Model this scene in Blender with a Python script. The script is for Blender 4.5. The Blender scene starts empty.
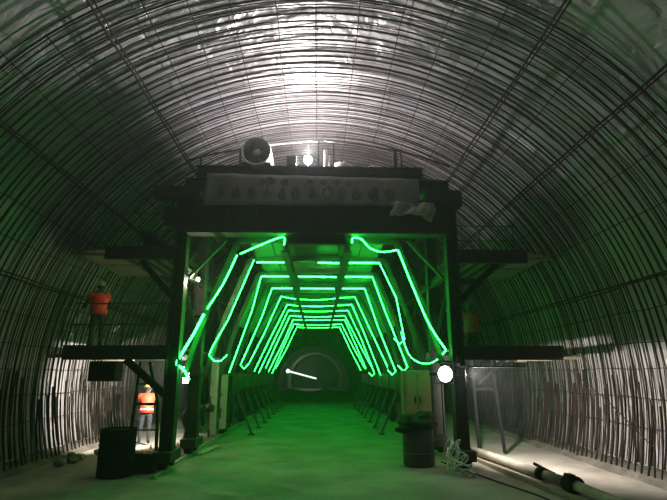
import bpy, math, random
from mathutils import Vector, Matrix, Quaternion
random.seed(11)
C = bpy.context.scene.collection
D = bpy.data
sc = bpy.context.scene

# ------------------------------------------------------------------ camera
EYE = Vector((0.0, 0.0, 2.05))
F = 500.0
PITCH = math.atan(123.0 / F)
YAW = math.atan(14.5 / math.hypot(F, 123.0))
cd = D.cameras.new('camera'); cam = D.objects.new('camera', cd); C.objects.link(cam)
cd.sensor_width = 36.0; cd.lens = F / 667.0 * 36.0; cd.clip_end = 300
cam.location = EYE
cam.rotation_euler = (math.pi / 2 + PITCH, 0, -YAW)
sc.camera = cam

# ------------------------------------------------------------------ view, world
sc.view_settings.view_transform = 'Standard'
sc.view_settings.look = 'None'
sc.view_settings.gamma = 1.0
sc.view_settings.use_curve_mapping = False
sc.view_settings.exposure = 0.0
w = D.worlds.new('tunnel_air'); sc.world = w; w.use_nodes = True
w.node_tree.nodes['Background'].inputs[0].default_value = (0.35, 0.45, 0.38, 1)
w.node_tree.nodes['Background'].inputs[1].default_value = 0.004

HAZE = 0.0042        # dust hanging in the tunnel air
vs = w.node_tree.nodes.new('ShaderNodeVolumePrincipled')
vs.inputs['Density'].default_value = HAZE; vs.inputs['Color'].default_value = (.95, .95, .95, 1); vs.inputs['Anisotropy'].default_value = .3
w.node_tree.links.new(vs.outputs[0], w.node_tree.nodes['World Output'].inputs['Volume'])

TOP_W = 1050.0        # floodlight on the gantry roof
SIDE_W = 1150.0       # floodlight at the right column
BAY_W = 1600.0         # bulkhead lamp under the left platform
LED_S = 35.0          # LED strip emission
LED_COL = (0.014, 1.0, 0.060)

# ------------------------------------------------------------------ helpers
FW = Vector((math.sin(YAW) * math.cos(PITCH), math.cos(YAW) * math.cos(PITCH), math.sin(PITCH)))
RT = Vector((math.cos(YAW), -math.sin(YAW), 0)); UP = RT.cross(FW)
def at(px, py, Y):
    """the world point at distance Y down the tunnel that a photograph pixel shows"""
    r = FW + RT * ((px - 333.5) / F) + UP * ((250 - py) / F)
    return EYE + r * (Y / r.y)

def link(o, parent=None):
    C.objects.link(o)
    if parent is not None: o.parent = parent
    return o
def tag(o, label=None, cat=None, group=None, kind=None):
    if label: o['label'] = label
    if cat: o['category'] = cat
    if group: o['group'] = group
    if kind: o['kind'] = kind
    return o
def thing(name, label, cat, loc=(0, 0, 0), rz=0, group=None):
    o = D.objects.new(name, None); o.empty_display_size = 0.1
    o.location = loc; o.rotation_euler = (0, 0, rz); C.objects.link(o)
    return tag(o, label, cat, group)

class MB:
    def __init__(s): s.v = []; s.f = []; s.mi = []; s.m = 0
    def face(s, *idx): s.f.append(idx); s.mi.append(s.m)
    def box(s, lo, hi, M=None):
        (a, b, c), (d, e, f) = lo, hi
        n = len(s.v)
        for p in ((a,b,c),(d,b,c),(d,e,c),(a,e,c),(a,b,f),(d,b,f),(d,e,f),(a,e,f)):
            p = Vector(p); s.v.append(M @ p if M else p)
        for q in ((3,2,1,0),(4,5,6,7),(0,1,5,4),(1,2,6,5),(2,3,7,6),(3,0,4,7)): s.face(*[n + i for i in q])
        return s
    def bar(s, p, q, w, h, up=(0, 0, 1)):
        p, q = Vector(p), Vector(q); t = (q - p).normalized(); u = Vector(up)
        if abs(t.dot(u)) > 0.98: u = Vector((0, 1, 0))
        r = t.cross(u).normalized(); u = r.cross(t)
        n = len(s.v)
        for c in (p, q):
            for a, b in ((-1,-1),(1,-1),(1,1),(-1,1)): s.v.append(c + r * (a * w / 2) + u * (b * h / 2))
        for k in ((0,1,2,3),(7,6,5,4),(0,4,5,1),(1,5,6,2),(2,6,7,3),(3,7,4,0)): s.face(*[n + i for i in k])
        return s
    def ibeam(s, p, q, w, h, t=0.02, up=(0, 0, 1)):
        """I section: two flanges and a web"""
        p, q = Vector(p), Vector(q); d = (q - p).normalized(); u = Vector(up)
        if abs(d.dot(u)) > 0.98: u = Vector((0, 1, 0))
        r = d.cross(u).normalized(); u = r.cross(d)
        s.bar(p + u * (h/2 - t/2), q + u * (h/2 - t/2), w, t, up)
        s.bar(p - u * (h/2 - t/2), q - u * (h/2 - t/2), w, t, up)
        s.bar(p, q, t, h - 2*t, up)
        return s
    def tube(s, pts, r, n=6, closed=False, cap=True):
        pts = [Vector(p) for p in pts]; N = len(pts)
        rr = r if isinstance(r, (list, tuple)) else [r] * N
        base = len(s.v); ref = None
        for i, p in enumerate(pts):
            a = pts[(i - 1) % N] if (closed or i) else p
            b = pts[(i + 1) % N] if (closed or i < N - 1) else p
            t = (b - a).normalized()
            if ref is None:
                ref = Vector((0, 0, 1)) if abs(t.z) < 0.9 else Vector((1, 0, 0))
            ref = (ref - t * ref.dot(t)).normalized(); bi = t.cross(ref)
            for k in range(n):
                an = 2 * math.pi * k / n
                s.v.append(p + (ref * math.cos(an) + bi * math.sin(an)) * rr[i])
        for i in range(N if closed else N - 1):
            j = (i + 1) % N
            for k in range(n):
                l = (k + 1) % n
                s.face(base + i*n + k, base + i*n + l, base + j*n + l, base + j*n + k)
        if cap and not closed:
            s.face(*[base + k for k in reversed(range(n))])
            s.face(*[base + (N-1)*n + k for k in range(n)])
        return s
    def loft(s, secs, n=16, ref=(1, 0, 0), cap=True):
        """secs: (centre, half width along ref, half depth, axis direction)"""
        base = len(s.v); N = len(secs)
        for c, rx, ry, ax in secs:
            c = Vector(c); ax = Vector(ax).normalized(); x = Vector(ref); x = (x - ax * x.dot(ax)).normalized(); y = ax.cross(x)
            for k in range(n):
                an = 2 * math.pi * k / n
                s.v.append(c + x * (math.cos(an) * rx) + y * (math.sin(an) * ry))
        for i in range(N - 1):
            for k in range(n):
                l = (k + 1) % n
                s.face(base + i*n + k, base + i*n + l, base + (i+1)*n + l, base + (i+1)*n + k)
        if cap:
            s.face(*[base + k for k in reversed(range(n))]); s.face(*[base + (N-1)*n + k for k in range(n)])
        return s
    def ball(s, c, r, n=12, m=8, sc3=(1, 1, 1), jit=0, M=None):
        c = Vector(c); base = len(s.v)
        for i in range(m + 1):
            th = math.pi * i / m
            for k in range(n):
                ph = 2 * math.pi * k / n
                q = 1 + (random.uniform(-jit, jit) if 0 < i < m else 0)
                p = Vector((math.sin(th)*math.cos(ph)*sc3[0], math.sin(th)*math.sin(ph)*sc3[1], math.cos(th)*sc3[2])) * (r * q)
                s.v.append(c + (M @ p if M else p))
        for i in range(m):
            for k in range(n):
                l = (k + 1) % n
                s.face(base + i*n + k, base + (i+1)*n + k, base + (i+1)*n + l, base + i*n + l)
        return s
    def build(s, name, mats, parent=None, smooth=False, bevel=0):
        me = D.meshes.new(name)
        me.from_pydata([tuple(v) for v in s.v], [], s.f)
        for m in (mats if isinstance(mats, (list, tuple)) else [mats]): me.materials.append(m)
        me.polygons.foreach_set('material_index', s.mi)
        if smooth: me.polygons.foreach_set('use_smooth', [True] * len(s.f))
        me.validate(); me.update()
        o = D.objects.new(name, me); link(o, parent)
        if bevel:
            b = o.modifiers.new('bevel', 'BEVEL'); b.width = bevel; b.segments = 2; b.limit_method = 'ANGLE'
        return o

def mat(name, col, rough=0.6, metal=0.0, col2=None, scale=3.0, bump=0.0, bscale=20.0, detail=5, emit=None, es=0, spec=None, stretch=None):
    m = D.materials.new(name); m.use_nodes = True; nt = m.node_tree; b = nt.nodes['Principled BSDF']
    b.inputs['Base Color'].default_value = (*col, 1); b.inputs['Roughness'].default_value = rough
    b.inputs['Metallic'].default_value = metal
    if spec is not None: b.inputs['Specular IOR Level'].default_value = spec
    tc = nt.nodes.new('ShaderNodeTexCoord'); mp = nt.nodes.new('ShaderNodeMapping')
    nt.links.new(tc.outputs['Object'], mp.inputs[0])
    if stretch: mp.inputs['Scale'].default_value = stretch
    if col2:
        n = nt.nodes.new('ShaderNodeTexNoise'); n.inputs['Scale'].default_value = scale; n.inputs['Detail'].default_value = detail
        nt.links.new(mp.outputs[0], n.inputs['Vector'])
        cr = nt.nodes.new('ShaderNodeValToRGB'); cr.color_ramp.elements[0].position = 0.36; cr.color_ramp.elements[1].position = 0.64
        cr.color_ramp.elements[0].color = (*col, 1); cr.color_ramp.elements[1].color = (*col2, 1)
        nt.links.new(n.outputs['Fac'], cr.inputs[0]); nt.links.new(cr.outputs[0], b.inputs['Base Color'])
    if bump:
        n = nt.nodes.new('ShaderNodeTexNoise'); n.inputs['Scale'].default_value = bscale; n.inputs['Detail'].default_value = 4
        nt.links.new(mp.outputs[0], n.inputs['Vector'])
        bp = nt.nodes.new('ShaderNodeBump'); bp.inputs['Strength'].default_value = bump; bp.inputs['Distance'].default_value = 0.1
        nt.links.new(n.outputs['Fac'], bp.inputs['Height']); nt.links.new(bp.outputs[0], b.inputs['Normal'])
    if emit:
        b.inputs['Emission Color'].default_value = (*emit, 1); b.inputs['Emission Strength'].default_value = es
    return m

# membrane: crumpled plastic sheet with broad folds and glossy creases
def membrane():
    m = mat('waterproof_sheet', (0.24, 0.225, 0.23), 0.36, col2=(0.33, 0.31, 0.315), scale=0.9, spec=0.6)
    nt = m.node_tree; b = nt.nodes['Principled BSDF']
    tc = nt.nodes.new('ShaderNodeTexCoord')
    n1 = nt.nodes.new('ShaderNodeTexNoise'); n1.inputs['Scale'].default_value = 1.5; n1.inputs['Detail'].default_value = 6; n1.inputs['Distortion'].default_value = 0.7
    v = nt.nodes.new('ShaderNodeTexVoronoi'); v.inputs['Scale'].default_value = 3.1; v.feature = 'F1'
    nt.links.new(tc.outputs['Object'], n1.inputs['Vector']); nt.links.new(n1.outputs['Color'], v.inputs['Vector'])
    mx = nt.nodes.new('ShaderNodeMath'); mx.operation = 'MULTIPLY_ADD'; mx.inputs[1].default_value = 0.35
    nt.links.new(v.outputs['Distance'], mx.inputs[0]); nt.links.new(n1.outputs['Fac'], mx.inputs[2])
    bp = nt.nodes.new('ShaderNodeBump'); bp.inputs['Strength'].default_value = 0.75; bp.inputs['Distance'].default_value = 0.12
    nt.links.new(mx.outputs[0], bp.inputs['Height']); nt.links.new(bp.outputs[0], b.inputs['Normal'])
    return m
M = dict(
    sheet=membrane(),
    seam=mat('seam_tape', (0.80, 0.78, 0.78), 0.35),
    rebar=mat('rusty_rebar', (0.014, 0.010, 0.008), 0.9, 0.0, col2=(0.032, 0.019, 0.013), scale=6, spec=0.15),
    concrete=mat('rough_concrete', (0.20, 0.19, 0.17), 0.9, col2=(0.30, 0.285, 0.26), scale=1.3, bump=0.5, bscale=8),
    floor=mat('dusty_floor', (0.27, 0.235, 0.20), 0.78, col2=(0.43, 0.385, 0.34), scale=0.8, bump=0.35, bscale=3, detail=9),
    mud=mat('damp_spoil', (0.10, 0.085, 0.07), 0.9, col2=(0.17, 0.15, 0.12), scale=2, bump=0.8, bscale=4),
    steel=mat('dark_painted_steel', (0.022, 0.024, 0.023), 0.6, 0.1, col2=(0.04, 0.038, 0.034), scale=3, bump=0.1),
    frame=mat('galvanised_frame_steel', (0.05, 0.052, 0.05), 0.5, 0.2, col2=(0.09, 0.09, 0.085), scale=3),
    plate=mat('form_plate_steel', (0.07, 0.075, 0.07), 0.5, 0.2, col2=(0.11, 0.105, 0.10), scale=2),
    pale=mat('pale_painted_steel', (0.55, 0.52, 0.45), 0.5, 0.1, col2=(0.45, 0.42, 0.35), scale=3),
    wood=mat('weathered_plank', (0.22, 0.17, 0.12), 0.8, col2=(0.34, 0.28, 0.20), scale=5, stretch=(1, 6, 1)),
    palewood=mat('pale_board', (0.50, 0.45, 0.36), 0.8, col2=(0.62, 0.56, 0.46), scale=5),
    banner=mat('faded_banner_cloth', (0.24, 0.23, 0.22), 0.8, col2=(0.31, 0.30, 0.285), scale=2.5),
    ink=mat('faded_banner_lettering', (0.09, 0.09, 0.088), 0.85, col2=(0.17, 0.168, 0.165), scale=9),
    black=mat('black_rubber_and_shade', (0.008, 0.008, 0.008), 0.8, spec=0.15, bump=0.2),
    tarp=mat('black_tarpaulin', (0.008, 0.009, 0.008), 0.55, spec=0.25, bump=0.3, bscale=6),
    bin=mat('dark_drum', (0.045, 0.035, 0.035), 0.6, col2=(0.07, 0.05, 0.045), scale=4),
    cab=mat('brown_cabinet_paint', (0.26, 0.15, 0.13), 0.6, col2=(0.34, 0.21, 0.18), scale=3),
    white=mat('white_enamel_and_lit_rail', (0.75, 0.75, 0.75), 0.3),
    hose=mat('white_hose', (0.65, 0.66, 0.66), 0.35),
    pipe=mat('dusty_pipe', (0.42, 0.37, 0.31), 0.75, col2=(0.30, 0.26, 0.21), scale=4),
    orange=mat('orange_vest_cloth', (0.85, 0.055, 0.018), 0.7, bump=0.3, bscale=14),
    red=mat('red_vest_cloth', (0.42, 0.05, 0.05), 0.7, bump=0.3, bscale=14),
    reflect=mat('reflective_tape', (0.75, 0.75, 0.72), 0.3, 0.3),
    navy=mat('dark_work_clothes', (0.022, 0.026, 0.034), 0.85, bump=0.3, bscale=14),
    teal=mat('teal_back_stripe', (0.10, 0.26, 0.27), 0.5),
    skin=mat('skin', (0.42, 0.24, 0.16), 0.6),
    hair=mat('black_hair', (0.01, 0.009, 0.008), 0.7),
    boot=mat('boot_rubber', (0.02, 0.018, 0.016), 0.6),
    yellow=mat('yellow_helmet_shell', (0.62, 0.50, 0.10), 0.35),
    olive=mat('dull_yellow_helmet_shell', (0.36, 0.30, 0.12), 0.4),
    redhat=mat('dark_helmet_shell', (0.05, 0.06, 0.06), 0.4),
    glass=mat('lamp_glass', (0.9, 0.9, 0.95), 0.2, emit=(1.0, 0.97, 1.0), es=9),
    lampglass=mat('small_lamp_glass', (0.9, 0.9, 0.8), 0.2, emit=(1.0, 0.86, 0.62), es=6),
    tube=mat('tube_lamp_glass', (0.9, 0.9, 0.9), 0.2, emit=(0.93, 1.0, 0.95), es=1.6),
    led=mat('green_led_strip', (0.02, 0.3, 0.08), 0.4, emit=LED_COL, es=LED_S),
)

def lamp(name, kind, loc, watt, col, parent, r=0.1, rot=None, spot=None, blend=0.5):
    l = D.lights.new(name, kind); l.energy = watt; l.color = col
    l.shadow_soft_size = r
    if spot: l.spot_size = spot; l.spot_blend = blend
    o = D.objects.new(name, l); o.location = loc
    if rot is not None: o.rotation_euler = rot
    link(o, parent); return o

# ================================================================== THE TUNNEL
CZ = 1.9
def ring(R, a0, a1, Y, n, sx=0.0):
    return [Vector((sx + R * math.sin(math.radians(a0 + (a1 - a0) * i / n)), Y, CZ + R * math.cos(math.radians(a0 + (a1 - a0) * i / n)))) for i in range(n + 1)]
RS = 7.2
amax = math.degrees(math.acos((0.0 - CZ - 0.1) / RS))
Y0, Y1 = -3.0, 47.9
def shell(name, a0, a1):
    mb = MB(); n = max(6, int((a1 - a0) / 3)); ny = 60
    rnd = random.Random(3)
    for j in range(ny + 1):
        Y = Y0 + (Y1 - Y0) * j / ny
        for i, p in enumerate(ring(RS, a0, a1, Y, n)):
            a = math.radians(a0 + (a1 - a0) * i / n)
            k = 0.03 * math.sin(Y * 2.1 + 5 * a) + 0.025 * math.sin(Y * 0.9 - 9 * a + 1)
            mb.v.append(p + Vector((math.sin(a), 0, math.cos(a))) * k)
    for j in range(ny):
        for i in range(n):
            q = j * (n + 1) + i
            mb.face(q, q + n + 1, q + n + 2, q + 1)
    o = mb.build(name, M['sheet'], smooth=True)
    s = o.modifiers.new('thickness', 'SOLIDIFY'); s.thickness = 0.05; s.offset = 1
    o.modifiers['thickness'].use_rim = False
    return tag(o, kind='structure')
shell('wall_left', -amax, -60); shell('ceiling', -60, 60); shell('wall_right', 60, amax)

mb = MB(); nx, ny = 60, 130
rn = random.Random(8)
for j in range(ny + 1):
    for i in range(nx + 1):
        x = -7.0 + 14.0 * i / nx; y = -4 + 82 * j / ny
        mb.v.append(Vector((x, y, -0.012 - 0.018 * abs(math.sin(x * 2.3 + y) * math.cos(y * 1.7 - x)))))
for j in range(ny):
    for i in range(nx):
        q = j * (nx + 1) + i; mb.face(q, q + 1, q + nx + 2, q + nx + 1)
fl = tag(mb.build('floor', M['floor'], smooth=True), kind='structure')
# kerb of spoil and footing concrete along both walls
for side, s in (('left', -1), ('right', 1)):
    mb = MB()
    prof = [(6.30, -0.02), (6.45, 0.07), (6.9, 0.16), (7.05, -0.02)]
    ys = [Y0 + 0.6 * k for k in range(85)]
    for y in ys:
        for x, z in prof: mb.v.append(Vector((s * (x + rn.uniform(-.05, .05)), y, z + (rn.uniform(-.03, .03) if z > 0 else 0))))
    for j in range(len(ys) - 1):
        for i in range(3):
            q = j * 4 + i
            mb.face(*([q, q + 4, q + 5, q + 1] if s > 0 else [q, q + 1, q + 5, q + 4]))
    tag(mb.build('baseboard_' + side, M['mud'], smooth=True), kind='structure')

# taped seams across the sheet
for i, y in enumerate((10.5,)):
    mb = MB(); R = 7.15
    a = ring(R, -44, 44, y, 60); b = ring(R, -44, 44, y + 0.16, 60); c = ring(R - 0.045, -44, 44, y + 0.06, 60)
    for p in (a, c, b):
        mb.v += p
    for k in range(60):
        mb.face(k, k + 1, 61 + k + 1, 61 + k); mb.face(61 + k, 62 + k, 122 + k + 1, 122 + k)
    tag(mb.build('trim_%d' % (i + 1), M['seam'], smooth=True), kind='structure')

# far bulkhead with the smaller bore beyond it
def bulkhead():
    mb = MB(); n = 48; r = 3.3; cx, cz = -0.5, 1.2
    for k in range(n + 1):
        an = math.radians(-115 + 230 * k / n)
        mb.v.append(Vector((cx + r * math.sin(an), 48, cz + r * math.cos(an))))
    for k in range(n + 1):
        an = math.radians(-106 + 212 * k / n)
        mb.v.append(Vector((7.4 * math.sin(an), 48, CZ + 7.4 * math.cos(an))))
    for k in range(n + 1):
        an = math.radians(-115 + 230 * k / n)
        mb.v.append(Vector((cx + r * math.sin(an), 78, cz + r * math.cos(an))))
    N = n + 1
    for k in range(n):
        mb.face(k, k + 1, N + k + 1, N + k); mb.face(k, 2*N + k, 2*N + k + 1, k + 1)
    mb.m = 1; mb.face(*[2*N + k for k in range(n + 1)])
    return tag(mb.build('wall_back', [M['mud'], M['concrete']]), kind='structure')
bulkhead()
# spoil heap across the far floor
mb = MB(); nx, ny = 40, 10
for j in range(ny + 1):
    for i in range(nx + 1):
        x = -6.5 + 13 * i / nx; t = j / ny
        h = 0.85 * math.sin(math.pi * min(1, t * 1.0)) ** 0.8 * (0.85 + 0.15 * math.sin(x * 2.2) + rn.uniform(-.06, .06)) if 0 < j < ny else 0
        mb.v.append(Vector((x, 39 + 6 * t, h - 0.03)))
for j in range(ny):
    for i in range(nx):
        q = j * (nx + 1) + i; mb.face(q, q + 1, q + nx + 2, q + nx + 1)
sh = mb.build('spoil_heap', M['mud'], smooth=True)
tag(sh, 'low dark heap of spoil across the tunnel floor beyond the gantry', 'heap')

# ================================================================== REBAR CAGE
cage = thing('rebar_cage', 'arched cage of closely spaced rusty reinforcing bars lining the whole tunnel vault', 'rebar', (0, 7, 0))
cage.location = (0, 0, 0)
AM = 104.0
def ring_bar(Y, R, r, seed):
    rr = random.Random(seed); n = 64
    w1, w2, w3 = rr.uniform(0, 6), rr.uniform(0, 6), rr.uniform(-.03, .03)
    pts = []
    for i in range(n + 1):
        an = -AM + 2 * AM * i / n; a = math.radians(an)
        k = 0.022 * math.sin(3 * a + w1) + 0.012 * math.sin(9 * a + w2)
        q = R + 0.018 * math.sin(4 * a + w2)
        pts.append(Vector((q * math.sin(a), Y + k + w3, CZ + q * math.cos(a))))
    return pts
stations = [(7.0 + 0.2 * k) for k in range(125)]
rest = MB(); cnt = 0
for k, Y in enumerate(stations):
    for lay, (R, r) in enumerate(((6.85, 0.020), (7.06, 0.011))):
        YY = Y + (0.08 if lay else 0)
        rad = r * (0.6 if (k % 2 and not lay) else 1.0)
        if cnt < 100:
            MB().tube(ring_bar(YY, R, rad, k * 2 + lay), rad, 5).build('ring_bar', M['rebar'], cage, smooth=True); cnt += 1
        else:
            rest.tube(ring_bar(YY, R, rad, k * 2 + lay), rad, 4)
tag(rest.build('far_ring_bars', M['rebar'], cage, smooth=True), kind='stuff')
# longitudinal bars: thick doubled ones and thin tie bars
def long_bar(an, R, y0, y1, r, seed=0):
    rr = random.Random(seed); a = math.radians(an); pts = []; n = 26
    for i in range(n + 1):
        q = R + 0.02 * rr.uniform(-1, 1); b = a + 0.003 * rr.uniform(-1, 1)
        pts.append(Vector((q * math.sin(b), y0 + (y1 - y0) * i / n, CZ + q * math.cos(b))))
    MB().tube(pts, r, 5).build('longitudinal_bar', M['rebar'], cage, smooth=True)
sd = 0
for an in (-72, -52, -32.2, 33.4, 48, 72.8):
    sd += 1
    long_bar(an, 6.80, 5.6, 31.8, 0.022, sd); long_bar(an + 0.55, 6.80, 6.2, 31.8, 0.016, sd + 50)
for an in (-98, -93, -88, -83.5, -78, -66, -60, -45, -39, -26, -20, -14, -7.2, -1, 6, 13, 20, 27, 40, 56, 63, 78, 83.5, 88, 93, 98):
    sd += 1
    long_bar(an, 6.81 if sd % 2 else 7.0, 6.4 + 0.8 * random.random(), 31.8, 0.0095, sd)
# short starter bars rising out of the footing
rest = MB(); cnt = 0
for k in range(118):
    Y = 7.1 + 0.21 * k + random.uniform(-.03, .03)
    for s in (-1, 1):
        hgt = random.uniform(1.2, 2.15); lean = random.uniform(-.05, .05); th = random.uniform(0.017, 0.027)
        pts = []
        for i in range(5):
            z = 0.05 + hgt * i / 4; R = 6.76
            x = math.sqrt(R * R - (z - CZ) ** 2)
            pts.append(Vector((s * (x - 0.02), Y + lean * i, z)))
        if cnt < 96: MB().tube(pts, th, 5).build('starter_bar', M['rebar'], cage, smooth=True); cnt += 1
        else: rest.tube(pts, th, 4)
tag(rest.build('far_starter_bars', M['rebar'], cage, smooth=True), kind='stuff')
# a loose diagonal tie on the right wall
MB().tube([Vector((6.50, 13.3, 2.2)), Vector((6.66, 11.8, 1.4)), Vector((6.56, 10.2, 0.6))], 0.012, 5).build('diagonal_tie', M['rebar'], cage)

# ================================================================== GANTRY
G = thing('tunnel_gantry', 'dark steel gantry trolley spanning the tunnel with side platforms and a portal passage', 'gantry', (0, 11.6, 0))
G.location = (0, 0, 0)
GD = 11.6; XC = -0.06
# columns
for i, Y in enumerate((11.75, 13.95, 18.3, 22.6, 26.9, 31.2)):
    for s in (-1, 1):
        x = XC + s * 3.25
        mb = MB(); mb.bar((x - .13, Y, 0.42), (x - .13, Y, 6.45), 0.025, 0.3, (0, 1, 0)); mb.bar((x + .13, Y, 0.42), (x + .13, Y, 6.45), 0.025, 0.3, (0, 1, 0))
        mb.box((x - .12, Y - .02, .42), (x + .12, Y + .02, 6.45))
        for z in (0.45, 2.0, 3.6, 5.2, 6.4): mb.box((x - .15, Y - .16, z - .02), (x + .15, Y + .16, z + .02))
        mb.build('column', M['steel'], G)
        # wheel bogie on the ground rail
        mb = MB(); mb.box((x - .2, Y - .42, .2), (x + .2, Y + .42, .42))
        b = mb.build('bogie', M['steel'], G, bevel=0.02)
        for dy in (-.26, .26):
            mb = MB(); mb.loft([((x - .09, Y + dy, .20), .14, .14, (1, 0, 0)), ((x + .09, Y + dy, .20), .14, .14, (1, 0, 0))], 18, (0, 1, 0))
            mb.build('wheel', M['black'], b)
# front header with stiffeners
mb = MB()
mb.box((XC - 3.1, 11.58, 5.32), (XC + 3.1, 11.62, 6.12)); mb.box((XC - 3.1, 11.45, 5.28), (XC + 3.1, 11.85, 5.32)); mb.box((XC - 3.1, 11.45, 6.10), (XC + 3.1, 11.85, 6.14))
for k in range(9): mb.box((XC - 2.9 + .725 * k - .015, 11.47, 5.32), (XC - 2.9 + .725 * k + .015, 11.58, 6.1))
mb.build('header_beam', M['steel'], G)
mb = MB(); mb.ibeam((XC - 3.0, 11.7, 6.93), (XC + 2.62, 11.7, 6.93), 0.3, 0.2); mb.build('roof_edge_beam', M['steel'], G)
# beams sticking out at column heads
mb = MB(); mb.box((-4.05, 11.6, 6.2), (-3.0, 11.9, 6.5)); mb.build('outrigger_beam', M['steel'], G)
mb = MB(); mb.box((2.62, 11.6, 6.05), (3.5, 11.95, 6.45)); mb.build('outrigger_beam', M['steel'], G)
# roof posts and deck
for Y in (11.8, 16.2, 20.6, 25.0, 29.4):
    mb = MB(); mb.ibeam((XC - 3.3, Y, 6.6), (XC + 3.3, Y, 6.6), .2, .3); mb.build('roof_beam', M['steel'], G)
mb = MB()
for k in range(24):
    x = XC - 2.95 + .25 * k
    mb.box((x, 11.82, 6.79), (x + .235, 31.5, 6.83 + random.uniform(0, .012)))
mb.build('roof_deck', M['wood'], G)
for s in (-1, 1):
    mb = MB(); mb.ibeam((XC + s * 3.25, 11.9, 6.35), (XC + s * 3.25, 31.3, 6.35), .18, .24); mb.build('side_beam', M['steel'], G)
    mb = MB(); mb.ibeam((XC + s * 3.2, 11.9, 4.45), (XC + s * 3.2, 31.3, 4.45), .14, .2); mb.build('side_beam', M['steel'], G)
    # box girder along the foot of the portals (lit green from inside)
    mb = MB(); mb.box((XC + s * 2.95 - .09, 18.6, 1.45), (XC + s * 2.95 + .09, 33.6, 2.0))
    for k in range(8): mb.box((XC + s * 2.95 - .12, 18.7 + 2 * k, 1.42), (XC + s * 2.95 + .12, 18.76 + 2 * k, 2.03))
    mb.build('waist_girder', M['frame'], G)
# arched skin plates behind the portals from the third frame on
NP = 11
PY = [11.95 + 2.15 * i for i in range(NP)]
def prof(i, s, out=0.0):
    """inner portal profile, one side, from foot to centre line"""
    return [(XC + s * (2.93 + out), 1.95), (XC + s * (2.45 + out), 3.6), (XC + s * ((1.85 if i < 4 else 1.58) + out * .8), 5.12 + out * .8), (XC, 5.17 + out)]
for i, Y in enumerate(PY):
    mb = MB()
    top = 5.27
    for s in (-1, 1):
        pp = prof(i, s, 0.12)
        for (a, b), (c, d) in zip(pp, pp[1:]):
            mb.ibeam((a, Y + .03, b), (c, Y + .03, d), 0.12, 0.12, .018, (0, 1, 0))
    mb.build('portal_frame', M['frame'], G)
    for s in (-1, 1):
        if i < 3: continue
        mb = MB(); x = XC + s * 2.98
        mb.tube([(x, Y + .1, 2.0), (x + s * .05, Y + .1, .35)], .06, 8); mb.build('prop', M['steel'], G, smooth=True)
        mb = MB(); mb.tube([(XC + s * 2.88, Y + .22, 1.4), (XC + s * 2.25, Y - .1, .03)], [.05, .04], 8)
        mb.tube([(XC + s * 2.70, Y + .12, 1.01), (XC + s * 2.55, Y + .05, .68)], .065, 8)
        mb.box((XC + s * 2.25 - .1, Y - .2, -.02), (XC + s * 2.25 + .1, Y, .03))
        mb.build('screw_jack', M['frame'], G, smooth=False)
# longitudinal beams below the portal crowns
for x in (-0.86, 0.70):
    mb = MB(); mb.ibeam((x, 11.75, 5.02), (x, 33.4, 5.02), .16, .26, .02); mb.build('crown_beam', M['frame'], G)
mb = MB(); mb.ibeam((-0.78, 11.7, 5.16), (.62, 11.7, 5.16), .14, .2, .02); mb.build('tie_beam', M['frame'], G)
for Y in (14.6, 15.4, 19.4):
    mb = MB(); mb.box((-.78, Y, 5.1), (.62, Y + .12, 5.26)); mb.build('tie_beam', M['pale'], G)
# roof and slanting side plates of the passage beyond the third portal
mb = MB()
for s in (-1, 1):
    a = prof(0, s, .22)
    for (p, q), (u, v) in zip(a[1:], a[2:]):
        mb.bar(((p + u) / 2, 17.0, (q + v) / 2), ((p + u) / 2, 33.5, (q + v) / 2), .02, math.hypot(u - p, v - q), (u - p, 0, v - q))
mb.build('skin_plate', M['plate'], G)
mb = MB()
for k in range(6): mb.box((XC - 1.8 + .6 * k, 12.2, 5.40), (XC - 1.8 + .6 * k + .57, 17.2, 5.43))
mb.build('passage_ceiling_plate', M['plate'], G)
# diagonal bracing between columns
for s in (-1, 1):
    for j in range(4):
        a = 11.9 + 4.4 * j
        mb = MB(); x = XC + s * 3.24
        mb.ibeam((x, a, 4.5), (x, a + 2.2, 6.2), .08, .08, .012); mb.ibeam((x, a + 2.2, 6.2), (x, a + 4.3, 4.5), .08, .08, .012)
        mb.ibeam((x, a, 4.3), (x, a + 2.2, 2.7), .08, .08, .012); mb.ibeam((x, a + 2.2, 2.7), (x, a + 4.3, 4.3), .08, .08, .012)
        mb.build('side_brace', M['steel'], G)
    for z0, z1 in ((4.3, 5.25),):
        mb = MB(); mb.bar((XC + s * 3.1, 12.0, z0), (XC + s * 2.25, 12.0, z1), .07, .1, (0, 1, 0)); mb.build('knee_brace', M['frame'], G)

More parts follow.
